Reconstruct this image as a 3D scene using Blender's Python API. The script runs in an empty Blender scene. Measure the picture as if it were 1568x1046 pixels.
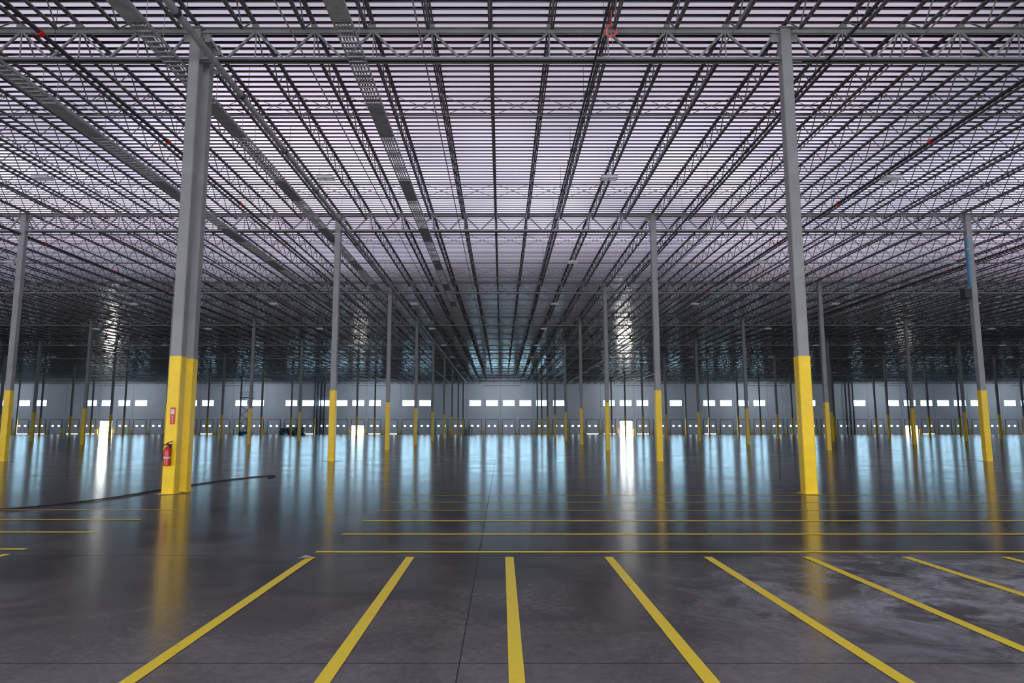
import bpy, math, random
from mathutils import Vector
random.seed(3)
R=math.radians
# ------------------------------------------------------------------ layout
S=15.24; A=15.1; X0=-0.28; D1=16.15
def rowy(r): return D1+S*(r-1)
def colx(k): return X0+(k+0.5)*A
NB=17
XL=X0-8.5*A; XR=X0+8.5*A
YB=rowy(-1); YF=rowy(10)
ZG0=10.85; ZG1=11.72; ZD=11.86

# ------------------------------------------------------------------ materials
def new_mat(name):
    m=bpy.data.materials.new(name); m.use_nodes=True
    nt=m.node_tree
    return m,nt,nt.nodes['Principled BSDF']
def simple(name,col,rough=.5,metal=0.,noise=.12,nscale=3.,emit=None,es=0):
    m,nt,b=new_mat(name)
    b.inputs['Roughness'].default_value=rough
    b.inputs['Metallic'].default_value=metal
    if emit:
        b.inputs['Emission Color'].default_value=(*emit,1); b.inputs['Emission Strength'].default_value=es
    tc=nt.nodes.new('ShaderNodeTexCoord'); n=nt.nodes.new('ShaderNodeTexNoise')
    n.inputs['Scale'].default_value=nscale; n.inputs['Detail'].default_value=5
    r=nt.nodes.new('ShaderNodeValToRGB')
    r.color_ramp.elements[0].position=.3; r.color_ramp.elements[1].position=.7
    r.color_ramp.elements[0].color=(*[c*(1-noise) for c in col],1)
    r.color_ramp.elements[1].color=(*[min(1,c*(1+noise)) for c in col],1)
    nt.links.new(tc.outputs['Object'],n.inputs['Vector'])
    nt.links.new(n.outputs['Fac'],r.inputs['Fac'])
    nt.links.new(r.outputs['Color'],b.inputs['Base Color'])
    return m
M_col=simple('column_grey_paint',(.25,.25,.255),.45,0,.12,1.5)
M_yel=simple('safety_yellow_paint',(.92,.60,.005),.35,0,.08,4)
M_steel=simple('joist_grey_primer',(.14,.14,.15),.5,.2,.15,2)
M_gird=simple('girder_grey_primer',(.24,.24,.245),.5,.1,.15,2)
M_dark=simple('dark_pipe',(.05,.05,.055),.45,.3)
M_galv=simple('galvanised_steel',(.34,.34,.35),.5,.2,.2,5)
M_red=simple('red_paint',(.6,.02,.02),.3)
M_pink=simple('orange_red_plastic',(.85,.12,.10),.4)
M_black=simple('black_rubber',(.015,.015,.015),.5)
M_white=simple('white_enamel',(.55,.56,.58),.4)
M_blue=simple('blue_paint',(.03,.22,.42),.4)
M_wall=simple('wall_paint_blue_grey',(.56,.61,.69),.6,0,.06,.3)
M_door=simple('dock_door_paint',(.58,.64,.72),.5,0,.05,.5)
M_trimdark=simple('door_seal_dark',(.18,.21,.25),.6)
M_win=simple('daylit_glazing',(.5,.6,.7),.3,emit=(.45,.78,1.0),es=15)
M_lite=simple('daylit_door_lite',(.5,.6,.7),.3,emit=(.85,.93,1.0),es=7)
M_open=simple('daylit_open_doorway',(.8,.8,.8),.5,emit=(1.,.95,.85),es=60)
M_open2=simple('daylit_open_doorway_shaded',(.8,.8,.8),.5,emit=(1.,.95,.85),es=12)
M_joint=simple('sawcut_joint',(.02,.02,.02),.8)
M_patch=simple('column_blockout_grout',(.16,.155,.15),.6,0,.3,6)
M_lens=simple('lamp_lens',(.6,.62,.65),.3,emit=(.9,.95,1),es=.12)

def line_mat():
    m,nt,b=new_mat('yellow_floor_paint'); b.inputs['Roughness'].default_value=.38
    tc=nt.nodes.new('ShaderNodeTexCoord'); n=nt.nodes.new('ShaderNodeTexNoise')
    n.inputs['Scale'].default_value=9; n.inputs['Detail'].default_value=9; n.inputs['Roughness'].default_value=.7
    r=nt.nodes.new('ShaderNodeValToRGB'); e=r.color_ramp.elements
    e[0].position=.28; e[0].color=(.3,.22,.05,1); e[1].position=.40; e[1].color=(.98,.72,.008,1)
    nt.links.new(tc.outputs['Object'],n.inputs['Vector']); nt.links.new(n.outputs['Fac'],r.inputs['Fac'])
    nt.links.new(r.outputs['Color'],b.inputs['Base Color'])
    return m
M_line=line_mat()

def floor_mat():
    m,nt,b=new_mat('polished_concrete'); L=nt.links.new
    tc=nt.nodes.new('ShaderNodeTexCoord')
    def noise(scale,det=6,rough=.6,vec=None,dist=0):
        n=nt.nodes.new('ShaderNodeTexNoise'); n.inputs['Scale'].default_value=scale
        n.inputs['Detail'].default_value=det; n.inputs['Roughness'].default_value=rough; n.inputs['Distortion'].default_value=dist
        L(vec if vec else tc.outputs['Object'],n.inputs['Vector']); return n
    n1=noise(.7,10,.7,dist=.6); n2=noise(14,8,.75); n3=noise(1.6,8,.7)
    r=nt.nodes.new('ShaderNodeValToRGB'); e=r.color_ramp.elements
    e[0].position=.32; e[0].color=(.056,.050,.050,1)
    e[1].position=.68; e[1].color=(.160,.141,.132,1)
    L(n1.outputs['Fac'],r.inputs['Fac'])
    r2=nt.nodes.new('ShaderNodeValToRGB'); e=r2.color_ramp.elements
    e[0].position=.3; e[0].color=(.62,.62,.62,1); e[1].position=.7; e[1].color=(1.38,1.38,1.38,1)
    L(n2.outputs['Fac'],r2.inputs['Fac'])
    mx=nt.nodes.new('ShaderNodeMix'); mx.data_type='RGBA'; mx.blend_type='MULTIPLY'; mx.inputs['Factor'].default_value=1
    L(r.outputs['Color'],mx.inputs['A']); L(r2.outputs['Color'],mx.inputs['B'])
    # chalky dust scuffs
    mp=nt.nodes.new('ShaderNodeMapping'); mp.vector_type='TEXTURE'
    mp.inputs['Location'].default_value=(4.7,6.4,0); mp.inputs['Scale'].default_value=(3.6,2.8,10)
    L(tc.outputs['Object'],mp.inputs['Vector'])
    ln=nt.nodes.new('ShaderNodeVectorMath'); ln.operation='LENGTH'; L(mp.outputs['Vector'],ln.inputs[0])
    mr=nt.nodes.new('ShaderNodeMapRange'); mr.inputs['From Min'].default_value=.25; mr.inputs['From Max'].default_value=1.0
    mr.inputs['To Min'].default_value=1; mr.inputs['To Max'].default_value=0
    L(ln.outputs['Value'],mr.inputs['Value'])
    rs=nt.nodes.new('ShaderNodeValToRGB'); e=rs.color_ramp.elements; e[0].position=.42; e[1].position=.72
    n4=noise(1.2,10,.75,dist=1.2)
    L(n4.outputs['Fac'],rs.inputs['Fac'])
    mu=nt.nodes.new('ShaderNodeMath'); mu.operation='MULTIPLY'; L(mr.outputs['Result'],mu.inputs[0]); L(rs.outputs['Color'],mu.inputs[1])
    mx2=nt.nodes.new('ShaderNodeMix'); mx2.data_type='RGBA'
    L(mu.outputs[0],mx2.inputs['Factor']); L(mx.outputs['Result'],mx2.inputs['A']); mx2.inputs['B'].default_value=(.55,.55,.57,1)
    L(mx2.outputs['Result'],b.inputs['Base Color'])
    rr=nt.nodes.new('ShaderNodeMapRange'); rr.inputs['To Min'].default_value=.10; rr.inputs['To Max'].default_value=.25
    L(n1.outputs['Fac'],rr.inputs['Value']); 
    ad=nt.nodes.new('ShaderNodeMath'); ad.operation='MULTIPLY_ADD'; L(mu.outputs[0],ad.inputs[0]); ad.inputs[1].default_value=.3; L(rr.outputs['Result'],ad.inputs[2])
    L(ad.outputs[0],b.inputs['Roughness'])
    bp=nt.nodes.new('ShaderNodeBump'); bp.inputs['Strength'].default_value=.02; bp.inputs['Distance'].default_value=.02
    L(n3.outputs['Fac'],bp.inputs['Height']); L(bp.outputs['Normal'],b.inputs['Normal'])
    b.inputs['IOR'].default_value=1.42
    return m
M_floor=floor_mat()

def deck_mat():
    m,nt,b=new_mat('roof_deck_translucent'); L=nt.links.new
    out=nt.nodes['Material Output']
    b.inputs['Base Color'].default_value=(.22,.23,.24,1); b.inputs['Metallic'].default_value=.9; b.inputs['Roughness'].default_value=.17
    tc=nt.nodes.new('ShaderNodeTexCoord'); sp=nt.nodes.new('ShaderNodeSeparateXYZ'); L(tc.outputs['Object'],sp.inputs[0])
    def mrange(src,a,c,x,y_):
        q=nt.nodes.new('ShaderNodeMapRange'); q.interpolation_type='SMOOTHSTEP'
        q.inputs['From Min'].default_value=a; q.inputs['From Max'].default_value=c
        q.inputs['To Min'].default_value=x; q.inputs['To Max'].default_value=y_
        L(src,q.inputs['Value']); return q.outputs['Result']
    def math_(op,a,c):
        q=nt.nodes.new('ShaderNodeMath'); q.operation=op
        for i,v in enumerate((a,c)):
            if isinstance(v,(int,float)): q.inputs[i].default_value=v
            else: L(v,q.inputs[i])
        return q.outputs[0]
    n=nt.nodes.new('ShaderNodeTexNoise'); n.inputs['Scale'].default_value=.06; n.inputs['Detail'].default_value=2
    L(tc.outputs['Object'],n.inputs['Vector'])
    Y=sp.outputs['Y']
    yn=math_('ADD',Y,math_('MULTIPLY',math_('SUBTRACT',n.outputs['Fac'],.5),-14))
    f=math_('MULTIPLY',mrange(yn,28,50,1,.08),mrange(Y,44,74,1,0))  # translucency graded along Y, painting a bright roof band and dark far end
    near_glow=math_('MAXIMUM',mrange(yn,14,27,.34,1),mrange(Y,3,11,1,0))  # painted dimming of the near roof; bright zone above camera added for floor light
    f=math_('MULTIPLY',f,near_glow)
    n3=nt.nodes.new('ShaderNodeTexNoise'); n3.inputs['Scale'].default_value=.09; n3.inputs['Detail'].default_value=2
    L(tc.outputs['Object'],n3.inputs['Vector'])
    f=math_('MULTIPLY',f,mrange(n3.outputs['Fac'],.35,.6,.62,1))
    r=nt.nodes.new('ShaderNodeValToRGB'); e=r.color_ramp.elements
    n2=nt.nodes.new('ShaderNodeTexNoise'); n2.inputs['Scale'].default_value=.08; n2.inputs['Detail'].default_value=1
    L(tc.outputs['Object'],n2.inputs['Vector'])
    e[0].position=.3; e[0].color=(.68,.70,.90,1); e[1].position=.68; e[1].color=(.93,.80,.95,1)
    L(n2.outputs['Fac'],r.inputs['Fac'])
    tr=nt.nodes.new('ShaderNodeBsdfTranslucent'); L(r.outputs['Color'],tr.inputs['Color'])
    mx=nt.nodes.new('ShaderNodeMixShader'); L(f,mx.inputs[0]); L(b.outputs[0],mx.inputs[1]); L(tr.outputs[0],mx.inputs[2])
    L(mx.outputs[0],out.inputs['Surface'])
    return m
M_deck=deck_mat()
M_rib=simple('roof_deck_rib_steel',(.12,.12,.135),.35,.6,.1,.5)

# ------------------------------------------------------------------ mesh builder
class MB:
    def __init__(s): s.v=[];s.f=[];s.m=[];s.mats=[]
    def mi(s,mat):
        if mat not in s.mats: s.mats.append(mat)
        return s.mats.index(mat)
    def add(s,vs,fs,mat):
        o=len(s.v); i=s.mi(mat); s.v+= [tuple(v) for v in vs]
        for f in fs: s.f.append([o+a for a in f]); s.m.append(i)
    def box(s,x0,x1,y0,y1,z0,z1,mat):
        vs=[(x0,y0,z0),(x1,y0,z0),(x1,y1,z0),(x0,y1,z0),(x0,y0,z1),(x1,y0,z1),(x1,y1,z1),(x0,y1,z1)]
        s.add(vs,[(0,3,2,1),(4,5,6,7),(0,1,5,4),(1,2,6,5),(2,3,7,6),(3,0,4,7)],mat)
    def quad(s,a,b,c,d,mat): s.add([a,b,c,d],[(0,1,2,3)],mat)
    def rod(s,p,q,r,mat,n=4,caps=False,r2=None):
        p=Vector(p);q=Vector(q);d=(q-p).normalized()
        u=d.cross(Vector((0,0,1)))
        if u.length<.01: u=d.cross(Vector((0,1,0)))
        u.normalize(); w=d.cross(u); vs=[]
        for c,rr in ((p,r),(q,r if r2 is None else r2)):
            for i in range(n):
                a=2*math.pi*(i+.5)/n; vs.append(c+u*(math.cos(a)*rr)+w*(math.sin(a)*rr))
        fs=[(i,(i+1)%n,n+(i+1)%n,n+i) for i in range(n)]
        if caps: fs+=[tuple(range(n))[::-1],tuple(range(n,2*n))]
        s.add(vs,fs,mat)
    def lathe(s,c,prof,mat,n=20):
        vs=[];fs=[]
        for (r,z) in prof:
            for i in range(n):
                a=2*math.pi*i/n; vs.append((c[0]+r*math.cos(a),c[1]+r*math.sin(a),c[2]+z))
        for j in range(len(prof)-1):
            for i in range(n): fs.append((j*n+i,j*n+(i+1)%n,(j+1)*n+(i+1)%n,(j+1)*n+i))
        s.add(vs,fs,mat)
    def tube(s,pts,r,mat,n=6):
        for a,b in zip(pts[:-1],pts[1:]): s.rod(a,b,r,mat,n,True)
    def mesh(s,name):
        me=bpy.data.meshes.new(name); me.from_pydata(s.v,[],s.f)
        for m in s.mats: me.materials.append(m)
        me.polygons.foreach_set('material_index',s.m); me.update(); return me
    def obj(s,name,loc=(0,0,0),parent=None):
        o=bpy.data.objects.new(name,s.mesh(name)); o.location=loc
        bpy.context.scene.collection.objects.link(o)
        if parent: o.parent=parent
        return o
def link(name,me,loc,rotz=0):
    o=bpy.data.objects.new(name,me); o.location=loc; o.rotation_euler=(0,0,rotz)
    bpy.context.scene.collection.objects.link(o); return o
def arr(o,n,off):
    a=o.modifiers.new('array','ARRAY'); a.count=n; a.use_relative_offset=False; a.use_constant_offset=True
    a.constant_offset_displace=off

# ------------------------------------------------------------------ shell
b=MB(); b.box(XL-.4,XR+.4,YB-.4,YF+.4,-.3,0,M_floor); b.obj('floor')
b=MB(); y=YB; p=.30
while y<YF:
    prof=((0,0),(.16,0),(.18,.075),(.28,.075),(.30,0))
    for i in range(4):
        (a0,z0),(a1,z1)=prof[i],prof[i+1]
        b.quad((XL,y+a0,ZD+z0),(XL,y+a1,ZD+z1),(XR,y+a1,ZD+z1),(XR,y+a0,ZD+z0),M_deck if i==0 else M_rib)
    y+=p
b.obj('ceiling')

wallH=ZD+.1
def wall_long(name,yin,sgn,opens):
    b=MB(); t=.3
    b.box(XL-.4,XR+.4,min(yin,yin+sgn*t),max(yin,yin+sgn*t),0,wallH,M_wall)
    for k in range(int(NB*2)+1):
        x=XL+k*A/2; yy=yin-sgn*.006
        b.box(x-.03,x+.03,min(yy,yin),max(yy,yin),0,wallH,M_trimdark)
    b.obj(name)
    w=MB(); d=MB(); dy=yin-sgn*.05
    def pane(m,x0,x1,z0,z1,off,mat):
        yy=dy-sgn*off
        q=[(x0,yy,z0),(x1,yy,z0),(x1,yy,z1),(x0,yy,z1)]
        if sgn<0: q=q[::-1]
        m.quad(*q,mat)
    drop={3:(1,2),13:(1,2),7:(2,3),9:(2,3),6:(3,),10:(3,),5:(0,),11:(1,),12:(2,3),4:(1,),2:(0,),1:(3,),14:(0,),15:(3,)}
    for k in range(NB):
        for j in range(4):
            cx=XL+k*A+A*(j+.5)/4
            y0,y1=sorted((dy,yin-sgn*.008))
            if j not in drop.get(k,()):
                lo,hi=cx-1.28,cx+1.28
                pane(w,lo,hi,6.35,7.55,0,M_win)
                for xx in (lo-.06,cx-.03,hi): w.box(xx,xx+.06,y0-.02,y1,6.29,7.61,M_white)
                for zz in (6.29,7.55): w.box(lo-.06,hi+.06,y0-.02,y1,zz,zz+.06,M_white)
            lo,hi=cx-1.35,cx+1.35; op=[m_ for o,m_ in opens if abs(cx-o)<A/8]
            if op:
                hh=2.9 if op[0] is M_open else 1.9
                pane(d,lo,hi,.02,hh,0,op[0])
                d.box(lo,hi,y0-.03,y1,hh,3.2,M_door)
            else:
                for s_ in range(6):
                    d.box(lo,hi,y0,y1,.02+s_*.53,.02+s_*.53+.51,M_door)
                pane(d,cx-.9,cx-.45,1.72,2.0,.01,M_lite)
                pane(d,cx+.45,cx+.9,1.72,2.0,.01,M_lite)
                if random.random()<.35: pane(d,cx-1.3,cx+1.3,.02,.10,.012,M_lite)
            for xx in (lo-.14,hi): d.box(xx,xx+.14,y0-.05,y1,0,3.3,M_trimdark)
            d.box(lo-.14,hi+.14,y0-.05,y1,3.2,3.34,M_trimdark)
            for xx in (lo-.4,hi+.25):
                d.rod((xx,dy-sgn*.25,0),(xx,dy-sgn*.25,1.1),.08,M_yel,8,True)
    return w,d
w,d=wall_long('wall_far',YF,1,[(-87.4,M_open),(-31.8,M_open2),(27.6,M_open),(94.0,M_open2)])
w.obj('window_1'); d.obj('door_1')
w,d=wall_long('wall_back',YB,-1,[])
w.obj('window_2'); d.obj('door_2')
for nm,x0,x1 in (('wall_left',XL-.4,XL),('wall_right',XR,XR+.4)):
    b=MB(); b.box(x0,x1,YB,YF,0,wallH,M_wall); b.obj(nm)
b=MB(); b.box(XL,XR,YF-.03,YF,0,.15,M_trimdark); b.obj('baseboard_far')

# ------------------------------------------------------------------ columns
W=.135
def column_mesh(name):
    b=MB(); ch=.02
    def tube(w,z0,z1,mat,c=.02):
        pts=[(-w+c,-w),(w-c,-w),(w,-w+c),(w,w-c),(w-c,w),(-w+c,w),(-w,w-c),(-w,-w+c)]
        vs=[(x,y,z0) for x,y in pts]+[(x,y,z1) for x,y in pts]
        b.add(vs,[(i,(i+1)%8,8+(i+1)%8,8+i) for i in range(8)]+[tuple(range(8))[::-1],tuple(range(8,16))],mat)
    tube(W,3.2,ZG1-.05,M_col)
    tube(W+.012,0.0,3.25,M_yel)
    tube(W+.016,2.62,2.65,M_yel); tube(W+.016,1.28,1.31,M_yel)
    b.box(-.19,.19,-.19,.19,0,.012,M_yel)
    b.box(-.2,.2,-.2,.2,ZG1-.05,ZG1-.02,M_gird)
    tube(W+.006,7.7,7.73,M_col)
    for s_ in (-1,1):
        b.box(min(s_*W,s_*.42),max(s_*W,s_*.42),-.012,.012,ZG0-.02,ZG0+.12,M_gird)
        b.box(min(s_*W,s_*.34),max(s_*W,s_*.34),-.09,.09,ZG1-.14,ZG1-.11,M_gird)
        b.box(min(s_*W,s_*.34),max(s_*W,s_*.34),-.01,.01,ZG1-.34,ZG1-.12,M_gird)
    return b.mesh(name)
cm=column_mesh('steel_column')
for r in range(0,10):
    for k in range(-8,8):
        link('steel_column',cm,(colx(k),rowy(r)+W,0))
XLc,XRc=colx(-1),colx(0)
link('steel_column',cm,(XLc,rowy(1)+W+.62,0))
b=MB()
for r in range(0,10):
    for k in range(-8,8):
        x,y_=colx(k),rowy(r)+W; q=.5
        b.quad((x-q,y_,.003),(x,y_-q,.003),(x+q,y_,.003),(x,y_+q,.003),M_patch)
b.obj('column_blockouts')

# ------------------------------------------------------------------ roof joists
b=MB(); dep=.68; zt=ZD-.01
b.box(-.055,-.008,0,S,zt-.05,zt,M_steel); b.box(.008,.055,0,S,zt-.05,zt,M_steel)
b.box(-.045,-.008,.75,S-.75,zt-dep,zt-dep+.042,M_steel); b.box(.008,.045,.75,S-.75,zt-dep,zt-dep+.042,M_steel)
n=12; L0=.75; pw=(S-1.5)/n
for i in range(n):
    ya=L0+i*pw
    b.rod((0,ya,zt-dep+.02),(0,ya+pw/2,zt-.03),.02,M_steel,3)
    b.rod((0,ya+pw/2,zt-.03),(0,ya+pw,zt-dep+.02),.02,M_steel,3)
b.rod((0,.1,zt-.04),(0,.75,zt-dep+.02),.022,M_steel,4)
b.rod((0,S-.1,zt-.04),(0,S-.75,zt-dep+.02),.022,M_steel,4)
o=b.obj('roof_joists',(XL+A/10,YB,0)); arr(o,169,(A/10,0,0)); arr(o,11,(0,S,0))

b=MB()
for f in (.25,.5,.75):
    yy=S*f
    for zz in (zt-.06,zt-dep+.0):
        b.box(XL+.1,XR-.1,yy-.018,yy+.018,zz-.03,zz-.0,M_steel)
for k in range(170):
    xa=XL+k*A/10
    for yy in (S*.25,S*.75):
        b.rod((xa+.03,yy,zt-.08),(xa+A/10-.03,yy,zt-dep),.012,M_steel,3)
        b.rod((xa+.03,yy,zt-dep),(xa+A/10-.03,yy,zt-.08),.012,M_steel,3)
o=b.obj('joist_bridging',(0,YB,0)); arr(o,11,(0,S,0))

# ------------------------------------------------------------------ girders
b=MB(); g=M_gird
for s_ in (-1,1):
    y0,y1=sorted((s_*.02,s_*.125))
    b.box(.14,A-.14,y0,y1,ZG1-.015,ZG1,g); b.box(.14,A-.14,y0,y1,ZG0,ZG0+.015,g)
    y0,y1=sorted((s_*.02,s_*.034))
    b.box(.14,A-.14,y0,y1,ZG1-.11,ZG1,g); b.box(.14,A-.14,y0,y1,ZG0,ZG0+.11,g)
for i in range(10):
    xa=i*A/10; xm=xa+A/20; xb=xa+A/10
    b.rod((xa+(.2 if i==0 else 0),0,ZG1-.05),(xm,0,ZG0+.05),.038,g,4)
    b.rod((xm,0,ZG0+.05),(xb-(.2 if i==9 else 0),0,ZG1-.05),.038,g,4)
    if i: b.rod((xa,0,ZG1-.02),(xa,0,ZG0+.04),.02,g,4)
    if i: b.box(xa-.07,xa+.07,-.12,.12,ZG1,ZD-.06,g)
o=b.obj('roof_girders',(XL,rowy(0)+W,0)); arr(o,NB,(A,0,0)); arr(o,10,(0,S,0))

# ------------------------------------------------------------------ ceiling services
for cx in (-3.65,-8.35,-12.9):
    b=MB(); y0,y1=2.,52.; z=10.72
    for s_ in (-1,1):
        b.box(cx+s_*.21-.012,cx+s_*.21+.012,y0,y1,z,z+.09,M_galv)
    yy=y0
    while yy<y1:
        b.box(cx-.21,cx+.21,yy,yy+.035,z+.005,z+.03,M_galv); yy+=.22
    for q in (-.12,-.05,.02,.1):
        b.rod((cx+q,y0,z+.05),(cx+q,y1,z+.05),.022,M_galv,5)
    yy=y0+1
    while yy<y1:
        if int(yy/3)%2==0: b.box(cx-.2,cx+.2,yy,yy+2.2,z-.02,z,M_galv)
        for s_ in (-1,1): b.rod((cx+s_*.22,yy,z),(cx+s_*.22,yy,ZD-.03),.008,M_galv,4)
        yy+=3.05
    b.obj('cable_tray')
for cx,rad in ((-10.8,.055),(-7.25,.09),(13.9,.055),(2.35,.03),(8.2,.04),(-23.,.055),(26.4,.055)):
    b=MB(); z=10.72
    b.rod((cx,YB+.2,z),(cx,140,z),rad,M_dark if rad<.08 else M_galv,10,True)
    yy=2.6
    while yy<138:
        b.rod((cx,yy-.06,z),(cx,yy+.06,z),rad+.025,M_red if rad==.055 else M_dark,10,True)
        b.rod((cx,yy+.5,z),(cx,yy+.5,ZD-.02),.008,M_dark,4)
        b.rod((cx,yy+1.4,z),(cx,yy+1.4,z+.22),.015,M_dark,5)
        yy+=6.1 if rad==.055 else 3.8
    b.obj('sprinkler_pipe')
b=MB()
for cx in (-5.1,-2.0,5.6,10.3,17.8,-16.4,-19.3):
    b.rod((cx,YB+.2,11.06),(cx,120,11.06),.02,M_galv,5)
b.obj('electrical_conduit')
b=MB()
b.box(-.30,.30,-.20,.20,-.045,.03,M_white)
b.box(-.27,-.02,-.17,.17,-.05,-.045,M_lens); b.box(.02,.27,-.17,.17,-.05,-.045,M_lens)
b.box(-.09,.09,-.12,.12,.03,.10,M_galv)
for i in range(7): b.box(-.28+i*.09,-.27+i*.09,-.18,.18,.03,.06,M_galv)
b.rod((-.2,0,.03),(0,0,.5),.006,M_galv,4); b.rod((.2,0,.03),(0,0,.5),.006,M_galv,4)
b.rod((0,0,.5),(0,0,ZD-10.6),.006,M_galv,4)
o=b.obj('high_bay_lights',(-6.4-10.3*5,11.0,10.55)); arr(o,13,(10.3,0,0)); arr(o,10,(0,12.65,0))
b=MB(); c=(2.72,15.6,11.25); N=18
pts=[(c[0]+.13*math.cos(2*math.pi*i/N),c[1]+.03*math.sin(4*math.pi*i/N),c[2]+.13*math.sin(2*math.pi*i/N)) for i in range(N+1)]
b.tube(pts,.028,M_pink,6); b.rod((c[0],c[1],c[2]+.13),(c[0],c[1],ZD-.03),.01,M_pink,5); b.rod((c[0],c[1],c[2]-.13),(c[0]+.02,c[1],c[2]-.4),.008,M_pink,5)
b.obj('coiled_red_cord')

# ------------------------------------------------------------------ extinguisher + sign
yc=rowy(1)-.018
b=MB(); ex=(XLc+.0,yc-.10,.66)
b.lathe(ex,[(0,0),(.07,0),(.08,.02),(.08,.34),(.07,.39),(.035,.43),(.025,.44),(.025,.47),(0,.47)],M_red,20)
b.box(ex[0]-.02,ex[0]+.02,ex[1]-.02,ex[1]+.02,ex[2]+.46,ex[2]+.52,M_black)
b.rod((ex[0]-.02,ex[1],ex[2]+.52),(ex[0]+.12,ex[1]-.02,ex[2]+.57),.010,M_black,6,True)
b.rod((ex[0]-.02,ex[1],ex[2]+.49),(ex[0]+.12,ex[1]-.02,ex[2]+.50),.010,M_black,6,True)
b.lathe((ex[0],ex[1],ex[2]),[(.082,.17),(.082,.21)],M_white,20)
b.tube([(ex[0]-.02,ex[1],ex[2]+.5),(ex[0]-.10,ex[1],ex[2]+.48),(ex[0]-.12,ex[1],ex[2]+.38),(ex[0]-.105,ex[1],ex[2]+.12)],.012,M_black,6)
b.box(ex[0]-.05,ex[0]+.05,ex[1]+.06,yc,ex[2]+.02,ex[2]+.5,M_black)
b.obj('fire_extinguisher')
b=MB(); sx=XLc+.03
b.box(sx-.055,sx+.055,yc-.012,yc,1.62,2.02,M_red)
b.box(sx-.04,sx+.04,yc-.014,yc-.012,1.86,1.98,M_white)
for i in range(3): b.box(sx-.012,sx+.012,yc-.014,yc-.012,1.66+i*.06,1.70+i*.06,M_white)
b.obj('fire_extinguisher_sign')
b=MB(); x=colx(1); y_=rowy(2)
b.box(x-.50,x-.20,y_-.05,y_+.3,7.6,8.05,M_black); b.box(x-.30,x-.14,y_+.05,y_+.2,8.05,8.12,M_galv)
b.rod((x-.2,y_-.03,8.1),(x-.2,y_-.03,10.5),.05,M_blue,8,True); b.rod((x-.2,y_-.03,8.3),(x-.14,y_+.02,8.3),.02,M_galv,5)
b.box(x-.26,x-.14,y_-.09,y_+.1,9.9,10.0,M_galv)
b.obj('speaker_box')

# ------------------------------------------------------------------ floor markings
b=MB(); z=.004; hw=.05
for i in range(0,6):
    yy=8.75+1.42*i; h2=hw if i<3 else .028
    b.quad((-2.33,yy-h2,z),(44,yy-h2,z),(44,yy+h2,z),(-2.33,yy+h2,z),M_line)
    y2=9.0+1.37*i if i else 8.95
    if i<4: b.quad((-44,y2-h2,z),(-6.1,y2-h2,z),(-6.1,y2+h2,z),(-44,y2+h2,z),M_line)
for k in range(-2,20):
    x=.095+1.195*k
    b.quad((x-hw,-3,z),(x+hw,-3,z),(x+hw,8.42,z),(x-hw,8.42,z),M_line)
for k in range(0,12):
    x=-6.1-1.195*k
    b.quad((x-hw,-3,z),(x+hw,-3,z),(x+hw,8.6,z),(x-hw,8.6,z),M_line)
b.obj('floor_line_markings')
b=MB(); z=.0015; hw=.004
for k in range(-34,35,2):
    x=X0+k*A/4
    b.quad((x-hw,YB,z),(x+hw,YB,z),(x+hw,YF,z),(x-hw,YF,z),M_joint)
yy=rowy(1)-4*S/2
while yy<YF:
    if yy>YB: b.quad((XL,yy-hw,z),(XR,yy-hw,z),(XR,yy+hw,z),(XL,yy+hw,z),M_joint)
    yy+=S/4
b.obj('floor_joints')
b=MB(); b.add([(5.35,7.05,.006),(5.5,7.0,.02),(5.52,7.06,.012),(5.4,7.1,.03)],[(0,1,2,3)],M_black); b.obj('paper_scrap')
b=MB(); b.add([(-2.42,8.30,.006),(-2.34,8.26,.02),(-2.26,8.36,.012),(-2.36,8.40,.03)],[(0,1,2,3)],M_galv); b.obj('tape_scrap')
pts=[(-14,10.4),(-11.2,12.2),(-9.4,13.0),(-8.9,13.9),(-8.55,15.2),(-8.5,17.),(-8.3,19.2),(-8.0,20.8),(-7.5,22.2),(-7.1,22.1),(-7.2,21.2)]
cu=bpy.data.curves.new('floor_cable','CURVE'); cu.dimensions='3D'; cu.bevel_depth=.013; cu.bevel_resolution=2
sp=cu.splines.new('NURBS'); sp.points.add(len(pts)-1)
for q,(x,y_) in zip(sp.points,pts): q.co=(x,y_,.014,1)
sp.use_endpoint_u=True; sp.order_u=4
co=bpy.data.objects.new('floor_cable',cu); cu.materials.append(M_black); bpy.context.scene.collection.objects.link(co)

# ------------------------------------------------------------------ far equipment
def scissor_lift(loc,h):
    b=MB()
    b.box(-1.2,1.2,-.55,.55,.25,.75,M_blue)
    for sx in(-.85,.85):
        for sy in(-.5,.5): b.rod((sx,sy-.1,.25),(sx,sy+.1,.25),.25,M_black,14,True)
    n=4; st=(h-.75)/n
    for i in range(n):
        z0=.75+i*st
        for sy in(-.42,.42):
            b.rod((-1,sy,z0),(1,sy,z0+st),.05,M_gird,4); b.rod((1,sy,z0),(-1,sy,z0+st),.05,M_gird,4)
        b.rod((-1,-.42,z0),(-1,.42,z0),.04,M_gird,4); b.rod((1,-.42,z0),(1,.42,z0),.04,M_gird,4)
    b.box(-1.2,1.2,-.55,.55,h,h+.15,M_blue)
    for zz in(h+.65,h+1.15):
        for sy in(-.53,.53): b.rod((-1.17,sy,zz),(1.17,sy,zz),.025,M_gird,4)
        for sx in(-1.17,1.17): b.rod((sx,-.53,zz),(sx,.53,zz),.025,M_gird,4)
    for sx in(-1.17,0,1.17):
        for sy in(-.53,.53): b.rod((sx,sy,h+.15),(sx,sy,h+1.15),.025,M_gird,4)
    b.obj('scissor_lift',loc)
scissor_lift((-48.0,128,0),7.0)
scissor_lift((-37.5,126,0),1.4)
scissor_lift((-45.0,142,0),1.2)
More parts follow.
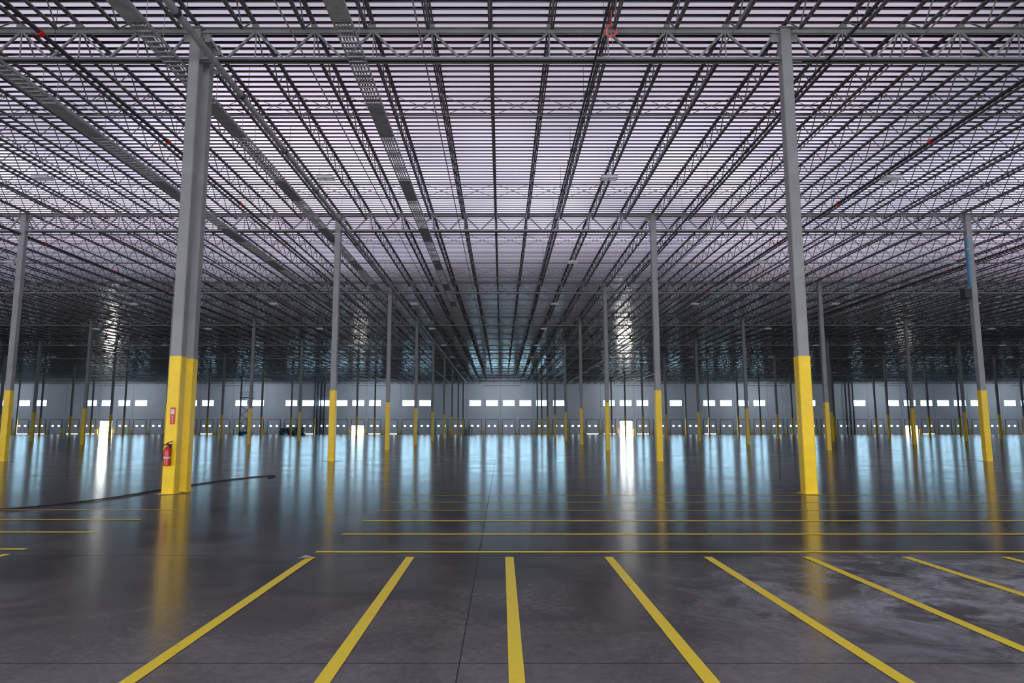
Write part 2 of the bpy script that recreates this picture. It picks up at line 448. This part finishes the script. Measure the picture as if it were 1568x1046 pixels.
def pallets(loc,n):
    b=MB()
    for i in range(n):
        z=i*.15
        for j in range(6): b.box(-.6,.6,-.5+j*.18,-.5+j*.18+.1,z+.12,z+.14,M_patch)
        for sx in(-.56,-.04,.48): b.box(sx,sx+.08,-.5,.5,z,z+.12,M_patch)
    b.obj('pallet_stack',loc)
for l,n in (((-6.6,140,0),12),((-7.9,140,0),9),((-41,140,0),10),((-42.6,141,0),7)): pallets(l,n)
for xs in ((-41.5,-40.7,-39.9),(77.5,78.3,79.1)):
    b=MB()
    for x in xs:
        b.rod((x,YF-.7,0),(x,YF-.7,ZD-.03),.16,M_dark,10)
        for zz in (3.8,5,8.5): b.box(x-.2,x+.2,YF-.75,YF-.41,zz,zz+.08,M_dark)
    b.obj('riser_pipes')

# ------------------------------------------------------------------ lights
def area(name,loc,rot,sx,sy,P,col):
    l=bpy.data.lights.new(name,'AREA'); l.shape='RECTANGLE'; l.size=sx; l.size_y=sy; l.energy=P; l.color=col
    o=bpy.data.objects.new(name,l); o.location=loc; o.rotation_euler=rot; bpy.context.scene.collection.objects.link(o)
for x in (-38,0,38):
    area('dock_opening_light',(x,YB+.6,3.2),(R(86),0,0),24,4.5,3900,(1,.97,.95))
b=MB()
for i in range(9):
    x=-112+28*i
    b.box(x-4.1,x+4.1,YF-10.2,YF-10.0,10.2,10.32,M_galv)  # invented housing for the added wall fill
    for sx in(-3.5,3.5): b.rod((x+sx,YF-10.1,10.3),(x+sx,YF-10.1,ZD-.03),.01,M_galv,4)
    area('wall_fill_light',(x,YF-9.97,10.2),(R(62),0,0),8,.3,420,(.86,.93,1))  # added fill light, brightens the far wall without a known source
b.obj('wall_fill_housings')
s=bpy.data.lights.new('sun','SUN'); s.energy=4.7; s.angle=R(20); s.color=(1,.97,.98)
o=bpy.data.objects.new('sun',s); o.rotation_euler=(R(12),R(8),0); o.location=(0,0,40); bpy.context.scene.collection.objects.link(o)
wd=bpy.data.worlds.new('sky'); bpy.context.scene.world=wd; wd.use_nodes=True
wd.node_tree.nodes['Background'].inputs[0].default_value=(.6,.75,1,1); wd.node_tree.nodes['Background'].inputs[1].default_value=.3

# ------------------------------------------------------------------ camera
cam=bpy.data.cameras.new('camera'); cam.sensor_width=36; cam.lens=1035/1568*36; cam.shift_x=.0102; cam.clip_end=600
co=bpy.data.objects.new('camera',cam); co.location=(0,0,1.555); co.rotation_euler=(R(90+7.22),0,0)
bpy.context.scene.collection.objects.link(co); bpy.context.scene.camera=co
try: bpy.context.scene.view_settings.view_transform='Standard'
except Exception: pass
